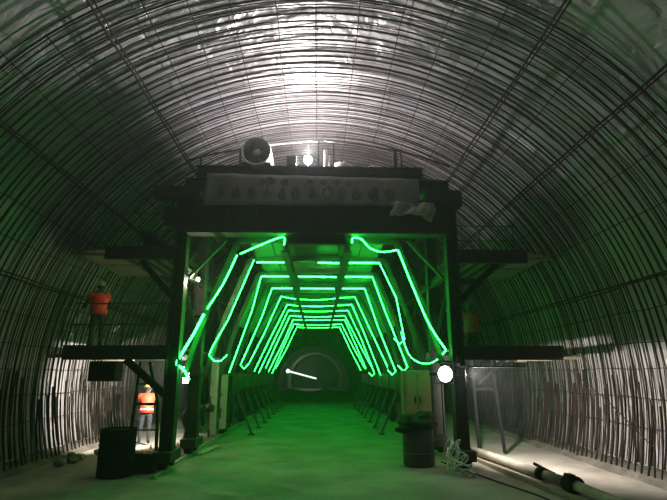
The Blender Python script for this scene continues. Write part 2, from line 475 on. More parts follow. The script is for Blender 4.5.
def platform(s, z, xin, xout, xwing, y0, y1, wing_z):
    """side working platform: fascia beam, joists, planks, outer wing boards"""
    P = MB()
    P.ibeam((s * xin, y0 + .05, z - .16), (s * xout, y0 + .05, z - .16), .1, .32, .02)
    P.box((min(s*xin, s*xout), y0 + .0, z - .30), (max(s*xin, s*xout), y0 + .03, z - .02))
    p = P.build('platform_frame', M['steel'], G)
    MB().ibeam((s * xin, y1 - .05, z - .12), (s * xout, y1 - .05, z - .12), .1, .22, .02).build('end_beam', M['steel'], p)
    J = MB()
    for k in range(5):
        x = s * (xin + (xout - xin) * (k + .5) / 5); J.bar((x, y0 + .1, z - .09), (x, y1 - .1, z - .09), .05, .08)
    J.build('joist', M['steel'], p)
    W = MB(); n = int((y1 - y0) / .25)
    for k in range(n):
        y = y0 + .02 + k * .25
        W.box((min(s*xin, s*xout), y, z - .045), (max(s*xin, s*xout), y + .22, z - .005 + random.uniform(0, .012)))
    W.build('plank_deck', M['wood'], p)
    V = MB()
    for k in range(3):
        x0 = s * (xout + .02 + (xwing - xout) * k / 3); x1 = s * (xout + (xwing - xout) * (k + 1) / 3 - .03)
        V.box((min(x0, x1), y0 + .15 + .12 * k, wing_z), (max(x0, x1), y1 - .1, wing_z + .035))
    for y in (y0 + .5, (y0 + y1) / 2, y1 - .4): V.bar((s * (xout - .25), y, wing_z - .03), (s * xwing, y, wing_z - .03), .06, .05)
    V.build('wing_board', M['wood'], p)
    return p
pUL = platform(-1, 4.98, 3.42, 5.06, 6.02, 11.6, 15.2, 4.90)
pUR = platform(1, 4.94, 3.32, 5.0, 5.75, 11.6, 15.2, 4.86)
pML = platform(-1, 2.66, 3.42, 5.76, 6.35, 11.6, 15.8, 2.45)
pMR = platform(1, 2.66, 3.32, 5.62, 6.30, 11.6, 15.8, 2.42)
# upper and mid level braces
for a, b in (((-4.25, 11.8, 4.66), (-3.42, 11.8, 3.75)), ((-4.4, 11.8, 2.34), (-3.42, 11.8, 1.55)), ((4.3, 11.8, 4.62), (3.32, 11.8, 3.7)), ((5.2, 15.6, 2.34), (4.1, 15.6, 1.7)),
             ((-4.25, 15.6, 4.66), (-3.42, 15.6, 3.75))):
    mb = MB(); mb.bar(a, b, .14, .16, (0, 1, 0)); mb.build('platform_brace', M['black'], G)  # shaded look of the steel braces put into the colour as black
# railings
def railing(parent, pts, z, h, posts, rails=(1.0, .5), r=.018, mtl='steel'):
    mb = MB()
    for f in rails: mb.tube([(x, y, z + h * f) for x, y in pts], r, 6)
    for x, y in posts: mb.tube([(x, y, z - .02), (x, y, z + h)], r * 1.1, 6)
    return mb.build('railing', M[mtl], parent)
railing(pML, [(-5.72, 11.9), (-3.5, 11.9)], 2.66, .98, [(-5.66, 11.9), (-4.6, 11.9), (-3.55, 11.9)])
railing(pML, [(-6.05, 12.1), (-6.2, 15.6)], 2.5, 1.05, [(-6.05, 12.1), (-6.12, 13.8)])
railing(pUL, [(-5.3, 11.9), (-3.5, 11.9)], 4.98, .9, [(-5.3, 11.9), (-4.4, 11.9)], r=.012)
railing(pUR, [(3.5, 12.3), (5.0, 12.3)], 4.94, .8, [(4.1, 12.3), (4.98, 12.3)], r=.012)
railing(pMR, [(3.5, 15.3), (5.55, 15.3)], 2.66, .9, [(4.6, 15.3), (5.5, 15.3)], r=.014)
# curved top rail over the roof
tops = [(-3.36, 7.23), (-2.7, 7.42), (-2.01, 7.55), (-1.2, 7.70), (-.4, 7.80), (.1, 7.82), (.9, 7.74), (1.88, 7.58), (2.6, 7.40), (3.3, 7.14)]
MB().tube([(x, 11.75, z) for x, z in tops[:3]], .022, 8).build('roof_rail', M['steel'], G, smooth=True)
MB().tube([(x, 11.75, z) for x, z in tops[2:6]], .024, 8).build('roof_rail', M['white'], G, smooth=True)['label'] = 'lit middle length of the roof rail, its brightness painted white'  # lamp-lit stretch of the same rail, brightness put into the colour
MB().tube([(x, 11.75, z) for x, z in tops[5:]], .022, 8).build('roof_rail', M['steel'], G, smooth=True)
for x, zt, w in ((-2.02, 7.53, .05), (1.9, 7.56, .09), (2.05, 7.5, .04), (-.05, 7.8, .04), (-3.0, 7.33, .04), (.33, 7.75, .05)):
    mb = MB(); mb.bar((x, 11.76, 7.03), (x, 11.76, zt), w, .05); mb.build('rail_post', M['steel'], G)
# access ladder frame under the left platform
L = MB()
P1, P2 = at(141, 362, 12.2), at(128, 454, 12.2); P3, P4, P5 = at(150, 362, 12.2), at(158, 404, 12.2), at(156, 456, 12.2)
L.bar(P1, P2, .06, .09, (0, 1, 0)); L.bar(P3, P4, .06, .08, (0, 1, 0)); L.bar(P4, P5, .06, .08, (0, 1, 0))
L.bar(at(135, 404, 12.2), at(158, 404, 12.2), .06, .06, (0, 1, 0)); L.bar(at(128, 456, 12.2), at(158, 456, 12.2), .05, .06, (0, 1, 0))
L.bar(at(138, 384, 12.2), at(154, 384, 12.2), .04, .04, (0, 1, 0)); L.bar(at(131, 430, 12.2), at(157, 430, 12.2), .03, .03, (0, 1, 0))
for p in (P2, P5): L.bar(p, (p.x, p.y, 0.0), .06, .08, (0, 1, 0))
L.build('access_ladder', M['steel'], G)
# trestle legs under the right platform
L = MB()
for a, b in ((at(471, 356, 13.9), at(480, 455, 13.9)), (at(490, 352, 13.9), at(505, 453, 13.9)), (at(474, 389, 13.9), at(496, 389, 13.9)), (at(514, 352, 13.9), at(478, 384, 13.9))):
    L.bar(a, (b.x, b.y, max(b.z, 0)), .07, .08, (0, 1, 0))
L.build('trestle_leg', M['black'], G)  # backlit silhouette painted in by making the legs black
# lattice panels between left columns and pale posts
for s in (-1, 1):
    mb = MB()
    for k in range(7):
        y = 12.3 + 1.15 * k
        if 3 <= k: 
            x = XC + s * 3.2
            mb.tube([(x, y, .2), (x, y + 1.1, 1.3)], .018, 5); mb.tube([(x, y + 1.1, .2), (x, y, 1.3)], .018, 5)
            mb.tube([(x, y, .2), (x, y, 1.35)], .022, 5)
    for z in (.25, .8, 1.35): mb.tube([(XC + s * 3.2, 15.75, z), (XC + s * 3.2, 20.4, z)], .02, 5)
    mb.build('lattice_panel', M['frame'], G)
for (x, Y, z1) in ((-3.2, 15.9, 2.5), (-3.2, 17.6, 2.0), (3.1, 16.1, 2.1)):
    mb = MB(); mb.box((x - .11, Y, .25), (x + .11, Y + .12, z1)); mb.build('pale_post', M['pale'], G)
mb = MB(); mb.box((-4.0, 15.3, 1.75), (-3.45, 15.45, 2.25)); mb.build('junction_panel', M['pale'], G, bevel=.02)
mb = MB(); mb.box((2.75, 14.5, .9), (3.0, 15.9, 2.1)); mb.build('junction_panel', M['cab'], G, bevel=.02)
# base platform at the left column foot
mb = MB(); mb.box((-4.35, 11.45, .02), (-3.5, 12.0, .34)); mb.box((-4.3, 11.5, .34), (-3.55, 11.9, .38)); mb.build('foot_box', M['steel'], G, bevel=.02)

# ground rails
for s, nm in ((-1, 'left'), (1, 'right')):
    mb = MB(); x = XC + s * 3.25
    mb.box((x - .07, 10.9, -.02), (x + .07, 33, 0.0)); mb.box((x - .012, 10.9, 0), (x + .012, 33, .035)); mb.box((x - .035, 10.9, .035), (x + .035, 33, .06))
    o = mb.build('ground_rail', M['pale']); tag(o, 'steel rail on the floor under the %s row of gantry columns' % nm, 'rail')

# ================================================================== LED STRIPS
ordn = ['nearest', 'second', 'third', 'fourth', 'fifth', 'sixth', 'seventh', 'eighth', 'ninth', 'tenth', 'farthest']
def strip(parent, pts, name='light_strip', r=.019):
    MB().tube(pts, r, 6).build(name, M['led'], parent, smooth=True)
def smoothpts(pts, k=6):
    out = []; P = [pts[0]] + pts + [pts[-1]]
    for i in range(1, len(P) - 2):
        for j in range(k):
            t = j / k; a, b, c, d = P[i-1], P[i], P[i+1], P[i+2]
            out.append(0.5 * ((2*b) + (-a + c)*t + (2*a - 5*b + 4*c - d)*t*t + (-a + 3*b - 3*c + d)*t**3))
    out.append(P[-1]); return out
YF = 11.72
T = thing('led_rope_light', 'glowing green LED rope sagging down the left side of the nearest portal', 'light', (XC - 2, YF, 0)); T.location = (0, 0, 0)
strip(T, smoothpts([at(*p, YF) for p in [(284, 245), (283, 237), (263, 244), (240, 254)]]), r=.016)
strip(T, smoothpts([at(*p, YF) for p in [(237, 255), (232, 266), (222, 286), (207, 309)]]), r=.017)
strip(T, smoothpts([at(*p, YF) for p in [(204, 314), (193, 335), (181, 355), (177, 364), (184, 370), (189, 380)]]), r=.026)
T = thing('led_rope_light', 'glowing green LED rope down the right of the nearest portal, looping back', 'light'); 
strip(T, smoothpts([at(*p, YF) for p in [(352, 243), (353, 238), (361, 239), (370, 248), (382, 252), (397, 250)]]), r=.016)
strip(T, smoothpts([at(*p, YF) for p in [(398, 250), (412, 285), (429, 324), (446, 350)]]), r=.017)
strip(T, smoothpts([at(446, 350, YF), at(441, 356, 12.0), at(431, 363, 12.4), at(418, 362, 12.9), at(408, 353, 13.4), at(401, 332, 13.9)]), r=.012)
rl = random.Random(21)
for i in range(1, NP):
    Y = PY[i] - .13
    T = thing('led_rope_light', 'glowing green LED rope outlining the %s portal from the front of the passage' % ordn[i] if i < NP - 1 else 'glowing green LED rope outlining the farthest portal of the passage', 'light')
    zt = 5.14 - .015 * i + rl.uniform(-.02, .02)
    sag = [0, 0, 0, .02, .10, .06, .04, .06, .02, .05, .03][i]
    xl, xr = (-1.86 if i < 4 else -1.56) + rl.uniform(-.06, .12), (1.70 if i < 4 else 1.42) + rl.uniform(-.08, .06)
    cut = i in (1, 2, 3)
    if cut:
        seg = [(-1.0, xl)]
        strip(T, [(xl, Y, zt), (-.98, Y, zt)]); strip(T, [(.84, Y, zt), (xr, Y, zt)])
        strip(T, [((-.05 if i == 1 else -.7), Y, zt), (.55, Y, zt - .01)])
    else:
        strip(T, smoothpts([Vector(p) for p in [(xl, Y, zt), (-.95, Y, zt - sag), (0, Y, zt - sag * 1.3), (.8, Y, zt - sag * .6), (xr, Y, zt)]]), r=.013)
    for s, x0 in ((-1, xl), (1, xr)):
        xb = XC + s * (2.82 + rl.uniform(-.12, .05)); zb = 2.05 + rl.uniform(-.1, .35)
        t_ = rl.uniform(.35, .6); xm = x0 + (xb - x0) * t_ + rl.uniform(-.07, .07); zm = zt + (zb - zt) * t_
        if s > 0 and i == 1: xm, zm, xb, zb = 2.16, 4.12, 2.36, 2.95
        pts = [(x0, Y, zt), (xm, Y, zm), (xb, Y, zb)]
        if s < 0 and i == 1:
            pts = [at(254, 260, Y), at(228, 320, Y), at(213, 346, Y), at(209, 355, Y), at(214, 361, Y + .1), at(221, 361, Y + .2), at(227, 355, Y + .3)]
        elif rl.random() < .5 and i < 8:
            pts += [(xb - s * .12, Y + .1, zb - .12), (xb - s * .25, Y + .3, zb + .05)]
        strip(T, [Vector(p) for p in pts], r=.013 if i < 5 else .0115)

# ================================================================== LAMPS
def floodlight(loc, label, aim, rad=.16, watt=100, col=(1, .97, 1), added_visor=False):
    T = thing('floodlight', label, 'light', loc, 0)
    q = Vector((0, -1, 0)).rotation_difference(Vector(aim).normalized()).to_matrix().to_4x4()
    R = T; mb = MB()
    rings = [(0, rad * .98), (.04, rad), (.10, rad * .8), (.16, rad * .45), (.22, rad * .3)]
    mb.loft([(q @ Vector((0, y, 0)), r, r, q @ Vector((0, 1, 0))) for y, r in rings], 20, (0, 0, 1) if abs(aim[2]) < .9 else (1, 0, 0))
    mb.build('housing', M['steel'], R, smooth=True)
    mb = MB(); mb.ball(q @ Vector((0, -.01, 0)), rad * .92, 20, 12, (1, .45, 1), M=q.to_3x3()); mb.build('lens', M['glass'], R, smooth=True)
    mb = MB(); mb.tube([(-rad - .03, .1, 0), (-rad - .03, .1, -.2), (rad + .03, .1, -.2), (rad + .03, .1, 0)], .012, 6); mb.build('bracket', M['steel'], R)
    lp = lamp('lamp', 'POINT', q @ Vector((0, -rad * .5 - .12, 0)), watt, col, R, .05)
    return T
pt = at(308, 160, 12.3)
T = thing('floodlight', 'dazzling white floodlight standing on the gantry roof above the banner', 'light', pt)
MB().ball((0, 0, 0), .12, 16, 10).build('lens', M['glass'], T, smooth=True)
MB().tube([(0, .24, 6.83 - pt.z), (0, .24, .55)], .02, 8).build('mast', M['steel'], T)
MB().tube([(0, .24, .02), (0, .10, .0)], .03, 8).build('lamp_holder', M['steel'], T)
lamp('lamp', 'POINT', (0, 0, 0), TOP_W, (1, .95, .99), T, .22)
lp = lamp('beam', 'SPOT', (0, -.24, .06), 1500, (1, .93, .90), T, .06, spot=math.radians(115), blend=.7)
lp.rotation_euler = Vector((0, -1, .30)).to_track_quat('-Z', 'Y').to_euler()
ps = at(445, 374, 11.45)
T = floodlight(ps, 'dazzling white floodlight fixed to the foot of the right gantry column', (.25, -1, -.02), .19, SIDE_W * .006, (1, .97, .97))
lp = lamp('beam', 'SPOT', (.58, -.02, 0), SIDE_W, (1, .93, .86), T, .07, spot=math.radians(160), blend=.6)
lp.rotation_euler = Vector((.9, .40, -.04)).to_track_quat('-Z', 'Y').to_euler()
MB().box((.26, -.85, .14), (1.5, .14, .16)).box((-.2, -.3, .24), (.28, .1, .26)).box((.26, -.3, .14), (.28, .1, .26)).build('added_visor', M['black'], T)  # oversized plate added to keep the beam off the upper wall and fascia
MB().bar((-.3, .25, .0), (.35, .25, .0), .05, .05).build('mounting_arm', M['steel'], T)

def bulb(loc, label, watt, col, shade=False):
    T = thing('bulkhead_lamp', label, 'light', loc)
    MB().ball((0, 0, 0), .05, 12, 8).build('bulb', M['lampglass'], T, smooth=True)
    MB().loft([((0, 0, .04), .035, .035, (0, 0, 1)), ((0, 0, .12), .03, .03, (0, 0, 1))], 10).build('socket', M['black'], T)
    MB().tube([(0, 0, .12), (0, 0, .3)], .008, 6).build('cord', M['black'], T)
    if shade:
        l = lamp('lamp', 'SPOT', (-.09, 0, 0), watt, col, T, .04, spot=math.radians(115), blend=.5)
        l.rotation_euler = Vector((-1, .75, -.25)).to_track_quat('-Z', 'Y').to_euler()
        lamp('lamp', 'POINT', (-.02, .1, -.12), 10, col, T, .04)
        MB().loft([((.07, -.02, .0), .05, .05, (-1, .2, 0)), ((-.02, .0, 0), .12, .12, (-1, .2, 0))], 16, (0, 0, 1), cap=False).build('reflector', M['steel'], T)
    else: lamp('lamp', 'POINT', (0, 0, -.09), watt, col, T, .04)
bulb((-3.75, 14.6, 2.12), 'bare lamp hanging under the left middle platform behind the column', BAY_W, (1, .93, .82), True)
bulb(at(198, 279, 12.45), 'small warm bulb hanging beside the left column below the upper platform', 50, (1, .85, .6))
# long tube lamp in the far bore
a, b = at(288, 371, 49.5), at(316, 378.5, 55)
T = thing('tube_lamp', 'long white tube lamp slanting along the far bore beyond the green portals', 'light', tuple(a))
MB().tube([(0, 0, 0), tuple(b - a)], .08, 8).build('tube', M['tube'], T, smooth=True)
MB().ball((0, 0, 0), .2, 10, 8).build('lamp_head', M['tube'], T, smooth=True)
MB().tube([(0, 0, .1), (-.0, .1, -1.6)], .05, 6).build('stand', M['pale'], T)
lamp('lamp', 'POINT', (1.2, 18.0, .4), 90, (.92, 1, .95), T, .3)  # unseen point light added far behind the tube to brighten the back wall

# ================================================================== THINGS ON THE GANTRY
# banner with faded characters
B = thing('banner', 'long faded grey cloth banner with worn lettering hung across the gantry front', 'banner', (0, 11.40, 6))
B.location = (0, 0, 0)
bl, br = at(203, 205, 11.40), at(420, 206, 11.40); tl, tr = at(207, 173, 11.40), at(419, 179, 11.40)
mb = MB(); nx, nz = 60, 8
def bpt(u, v):
    p = (bl.lerp(br, u)).lerp(tl.lerp(tr, u), v); p.y = 11.40 + .012 * math.sin(u * 40) + .01 * math.sin(u * 17 + v * 3); return p
for j in range(nz + 1):
    for i in range(nx + 1): mb.v.append(bpt(i / nx, j / nz))
for j in range(nz):
    for i in range(nx):
        q = j * (nx + 1) + i; mb.face(q, q + 1, q + nx + 2, q + nx + 1)
o = mb.build('cloth', M['banner'], B, smooth=True); s_ = o.modifiers.new('t', 'SOLIDIFY'); s_.thickness = .006; s_.offset = 1
mb = MB()
def blot(u, v, ru, rv, tri=0):
    base = len(mb.v); n = 12
    pts = []
    for k in range(n):
        an = 2 * math.pi * k / n; rr = 1 + .12 * math.sin(3 * an + u * 30)
        w_ = 1 - tri * .5 * (math.sin(an) + 1) / 1.1
        p = bpt(min(.99, max(.01, u + ru * 1.2 * rr * math.cos(an) * w_)), min(.97, max(.03, v + rv * rr * math.sin(an))))
        pts.append(p + Vector((0, -.008, 0)))
    mb.v += pts; mb.face(*[base + k for k in range(n)])
for u, v, ru, rv, t in ((.075, .42, .020, .22, .8), (.145, .40, .022, .22, .7), (.215, .40, .020, .22, .6), (.262, .74, .012, .14, 0), (.288, .42, .022, .24, .9), (.300, .78, .017, .14, -.6),
                        (.358, .38, .022, .24, .7), (.42, .40, .024, .24, .5), (.365, .76, .016, .12, 0), (.50, .42, .022, .22, .4), (.57, .42, .022, .24, 0), (.635, .40, .018, .24, .4),
                        (.485, .78, .014, .1, 0), (.55, .78, .014, .1, 0), (.61, .78, .014, .1, 0), (.67, .78, .014, .1, 0), (.705, .40, .021, .24, 0), (.785, .40, .022, .26, 0), (.86, .38, .021, .24, 0), (.82, .78, .006, .05, 0)):
    blot(u, v, ru, rv, t)
mb.build('lettering', M['ink'], B)
# grommet cords
mb = MB()
for u in (.02, .35, .68, .98):
    p = bpt(u, .97); mb.tube([p + Vector((0, -.01, 0)), Vector((p.x, 11.56, p.z + .05))], .006, 5)
mb.build('cord', M['black'], B)

# ventilation fan
c = at(257, 153.5, 11.55)
T = thing('ventilation_fan', 'round ventilation fan with a white rim and long duct body on the gantry roof', 'fan', tuple(c))
mb = MB()
mb.loft([((0, -.14, 0), .33, .33, (0, 1, 0)), ((0, -.16, 0), .36, .36, (0, 1, 0)), ((0, -.13, 0), .37, .37, (0, 1, 0)), ((0, .3, 0), .36, .36, (0, 1, 0)), ((0, .3, 0), .33, .33, (0, 1, 0)), ((0, -.14, 0), .33, .33, (0, 1, 0))], 36, (1, 0, 0), cap=False)
mb.build('shroud', M['white'], T, smooth=False)
mb = MB(); mb.loft([((0, y, 0), .36 + .012 * (j % 2), .36 + .012 * (j % 2), (0, 1, 0)) for j, y in enumerate([.3 + .16 * q for q in range(26)])], 28, (1, 0, 0)); mb.build('duct', M['tarp'], T, smooth=True)
mb = MB(); mb.ball((0, .0, .02), .10, 16, 8, (1, .8, 1)); mb.build('hub', M['white'], T, smooth=True)
for k in range(6):
    an = k * math.pi / 3; d = Vector((math.cos(an), 0, math.sin(an))); t = Vector((-math.sin(an), .7, math.cos(an))).normalized()
    mb = MB(); n0 = len(mb.v)
    for rr, ww in ((.08, .05), (.20, .09), (.31, .11)):
        for e in (-1, 1):
            for h in (-.004, .004): mb.v.append(d * rr + t * (ww * e) + Vector((0, .05 + h, 0)))
    for q in (0, 4):
        mb.face(q, q+2, q+6, q+4); mb.face(q+1, q+5, q+7, q+3); mb.face(q, q+4, q+5, q+1); mb.face(q+2, q+3, q+7, q+6)
    mb.face(0, 1, 3, 2); mb.face(8, 10, 11, 9)
    mb.build('blade', M['steel'], T)
zb = 7.03 - c.z
mb = MB(); mb.bar((-.24, .08, zb), (-.24, .08, -.2), .04, .3); mb.bar((.24, .08, zb), (.24, .08, -.2), .04, .3); mb.box((-.36, -.1, zb), (.36, .25, zb + .05)); mb.build('stand', M['steel'], T)
# switch box beside the lamp, pale bundles on the roof
p = at(292, 163, 11.6)
o = MB().box((p.x - .13, 11.5, 7.03), (p.x + .11, 11.7, 7.28)).build('switch_box', M['steel'], bevel=.01); tag(o, 'small dark switch box on the gantry roof just left of the floodlight', 'box')
for k, (px, wd, hh) in enumerate(((343, .36, .32), (374, .36, .26))):
    p = at(px, 165, 12.1); mb = MB()
    mb.ball((p.x, 12.3, 6.86 + hh * .85), 1, 14, 9, (wd, .35, hh), jit=.1)
    o = mb.build('sheet_bundle', M['sheet'], smooth=True)
    tag(o, ('crumpled pale sheet bundle on the gantry roof right beside the floodlight post', 'crumpled pale sheet bundle on the roof, nearer the right rail post')[k], 'bundle')
mb = MB(); p = at(326, 150, 11.9)
mb.tube([(p.x, 11.95, 6.83), (p.x, 11.95, 7.65)], .055, 10); mb.tube([(p.x + .1, 11.95, 6.83), (p.x + .1, 11.95, 7.5)], .03, 8)
o = mb.build('upright_pipe', M['pale'], smooth=True); tag(o, 'pair of pale upright pipes on the gantry roof right of the floodlight', 'pipe')
# pale sheet hanging under the right end of the banner
mb = MB(); nx, ny = 14, 6
a0 = at(392, 207, 11.3); a1 = at(434, 207, 11.3)
for j in range(ny + 1):
    for i in range(nx + 1):
        u = i / nx; v = j / ny; x = a0.x + (a1.x - a0.x) * u
        z = 6.02 - v * (.30 + (.35 * max(0, u - .75) * 4 * .5)) + .012 * math.sin(u * 9 + v * 4)
        mb.v.append(Vector((x + .05 * math.sin(v * 5), 11.36 - .05 * math.sin(v * 3 + u * 9) + .04 * math.cos(u * 21), z)))
for j in range(ny):
    for i in range(nx):
        q = j * (nx + 1) + i; mb.face(q, q + nx + 1, q + nx + 2, q + 1)
o = mb.build('pale_cloth', M['pale'], smooth=True); s_ = o.modifiers.new('t', 'SOLIDIFY'); s_.thickness = .008
tag(o, 'pale creased cloth hanging under the right end of the banner', 'cloth')
# dark sacks on the upper left platform
mb = MB(); 
p = at(150, 238, 12.2)
mb.loft([((p.x + .28, 12.2, 4.985), .34, .3, (0, 0, 1)), ((p.x + .2, 12.2, 5.12), .33, .28, (-.3, 0, 1)), ((p.x + .02, 12.2, 5.32), .24, .22, (-.6, 0, 1)), ((p.x - .18, 12.2, 5.42), .12, .13, (-1, 0, .6)), ((p.x - .3, 12.2, 5.47), .03, .04, (-1, 0, .4))], 14, (0, 1, 0))
o = mb.build('tarpaulin_heap', M['tarp'], smooth=True); tag(o, 'dark hunched tarpaulin heap on the upper left platform', 'tarpaulin')
p = at(172, 217, 11.9); T = thing('equipment_box', 'dark box on the left column above the upper platform', 'box', (p.x, 11.9, p.z - .22))
MB().box((-.17, -.1, 0), (.15, .12, .45)).build('case', M['steel'], T, bevel=.02); MB().tube([(0, 0, .45), (.0, 0, .75), (.2, 0, .9)], .015, 6).build('cable', M['black'], T)
# hanging box under the left middle platform
p = at(91, 363, 11.7); q = at(115, 384, 11.7)
mb = MB(); mb.box((p.x, 11.62, 1.87), (q.x, 12.1, 2.31)); o = mb.build('hanging_box', M['black'], bevel=.015)
mb = MB(); tag(o, 'dark box hanging under the edge of the left middle platform', 'box')

# ================================================================== GROUND THINGS
def barrel(name, x, y, r, h, label, cat, m_):
    T = thing(name, label, cat, (x, y, 0))
    mb = MB(); secs = []
    for z, k in ((0, .97), (.02, 1), (h*.32, 1), (h*.34, 1.03), (h*.36, 1), (h*.64, 1), (h*.66, 1.03), (h*.68, 1), (h - .03, 1), (h, 1.02), (h, .93), (h - .03, .92)):
        secs.append(((0, 0, z), r * k, r * k, (0, 0, 1)))
    mb.loft(secs, 28); mb.build('drum', M[m_], T)
    return T
T = barrel('waste_drum', 2.32, 12.3, .36, .78, 'dark drum standing at the right column below the floodlight', 'drum', 'bin')
mb = MB()
mb.ball((2.3, 12.25, .90), 1, 22, 10, (.46, .40, .20), jit=.16)
mb.ball((2.02, 12.1, .80), 1, 12, 7, (.26, .22, .10), jit=.12)
mb.ball((2.48, 12.2, 1.03), 1, 14, 7, (.24, .22, .15), jit=.2)
mb.ball((2.12, 12.2, 1.0), 1, 14, 7, (.2, .2, .13), jit=.2)
o = mb.build('tarpaulin_bundle', M['tarp'], smooth=True); tag(o, 'lumpy black tarpaulin bundle lying on top of the dark drum', 'tarpaulin')
T = barrel('oil_drum', -4.2, 11.25, .36, .92, 'black oil drum standing left of the left gantry column', 'drum', 'black')
# control cabinet
T = thing('control_cabinet', 'brown steel control cabinet between the drum and the right portal legs', 'cabinet', (2.55, 13.6, 0))
MB().box((-.36, -.2, .62), (.36, .25, 2.12)).build('case', M['cab'], T, bevel=.015)
d = MB().box((-.31, -.225, .70), (-.02, -.2, 2.04)).build('door', M['cab'], T, bevel=.006)
MB().box((-.08, -.25, 1.3), (-.05, -.225, 1.45)).build('handle', M['black'], d)
d = MB().box((.02, -.225, .70), (.31, -.2, 2.04)).build('door', M['cab'], T, bevel=.006)
MB().box((.05, -.25, 1.3), (.08, -.225, 1.45)).build('handle', M['black'], d)
for x in (-.32, .32):
    for y in (-.16, .2): MB().box((x - .03, y - .03, 0), (x + .03, y + .03, .62)).build('leg', M['steel'], T)
# white hoses tangled at the right column foot
rh = random.Random(5)
for k in range(3):
    mb = MB(); cx, cy = 2.88 + .06 * k, 11.35 - .2 * k; pts = []
    for i in range(34):
        an = i * .5; rr = .15 + .06 * math.sin(i * .9 + k)
        pts.append(Vector((cx + rr * math.cos(an + k), cy + rr * .8 * math.sin(an + k), .03 + (.05 + .10 * (2 - k)) * (1 + math.sin(i * .61 + k * 2)) + .006 * i)))
    o = mb.tube(smoothpts(pts, 3), .016, 6).build('hose', M['hose'], smooth=True)
    tag(o, ('topmost white hose loop tangled at the right column foot', 'middle white hose loop tangled at the right column foot', 'lowest white hose loop lying nearest at the right column foot')[k], 'hose')
# delivery pipe along the right
T = thing('delivery_pipe', 'long dusty delivery pipe lying on the floor along the right side', 'pipe', (0, 0, 0))
pa, pb, pc_ = Vector((3.92, 14.6, .10)), Vector((4.55, 9.55, .115)), Vector((4.66, 4.2, .115))
p0 = Vector((4.25, 11.9, .115))
MB().tube([pa, p0, pb], .09, 14).build('pipe_length', M['pipe'], T, smooth=True)
MB().tube([pb, pc_], .09, 14).build('pipe_length', M['pipe'], T, smooth=True)
dd = (pb - p0).normalized()
mb = MB(); mb.tube([pb - dd * .16, pb - dd * .15, pb + dd * .12, pb + dd * .13], [.12, .155, .155, .12], 16); mb.box((4.42, 9.4, .24), (4.54, 9.6, .30))
mb.build('coupling', M['black'], T)
mb = MB(); q = Vector((4.36, 10.45, .13)); mb.bar(q + Vector((-.02, .25, .15)), q + Vector((.24, -.22, .0)), .05, .045); mb.tube([q + dd * .04, q - dd * .04], .118, 14); mb.build('clamp', M['black'], T)
o = MB().bar((3.76, 13.4, .03), (4.30, 8.0, .03), .10, .07).build('pipe_shadow_strip', M['wood']); tag(o, 'dark timber strip laid as shade along the near side of the delivery pipe', 'shadow')  # added dark strip standing in for the shadow beside the pipe
o = MB().tube(smoothpts([Vector((2.9, 12.6, .012)), Vector((3.3, 11.0, .012)), Vector((3.5, 10.2, .012)), Vector((3.75, 9.3, .012)), Vector((3.85, 8.7, .012))]), .015, 6).build('cable', M['black'], smooth=True); tag(o, 'thin black cable crossing the floor in front of the right column', 'cable')
# plank and pipes left
o = MB().box((-.1, -.75, 0), (.1, .75, .035)).build('plank', M['palewood']); o.location = (-3.0, 14.6, 0); o.rotation_euler = (0, 0, -.12); tag(o, 'single pale plank lying on the green lit floor beside the left rail', 'plank')
for k in range(6):
    o = MB().tube([(0, -1.0, .03), (0, 1.0, .03)], .028, 8).build('steel_pipe', M['pale'], smooth=True)
    o.location = (-4.55 + .14 * k, 14.6 + .1 * (k % 3), 0); o.rotation_euler = (0, 0, .3)
    tag(o, 'pale steel pipe lying among others on the floor left of the gantry columns', 'pipe', 'pale pipes on the floor in the left bay')
# small rubble along left wall foot
for k in range(6):
    x = -6.0 + rh.uniform(-.25, .3); y = 12.4 + k * .42
    o = MB().ball((0, 0, 0), rh.uniform(.06, .13), 8, 6, (1.2, 1, .7), jit=.2).build('rubble_stone', M['concrete']); o.location = (x, y, .05)
    tag(o, 'grey rubble lump lying at the foot of the left wall', 'stone', 'rubble along the left wall foot')

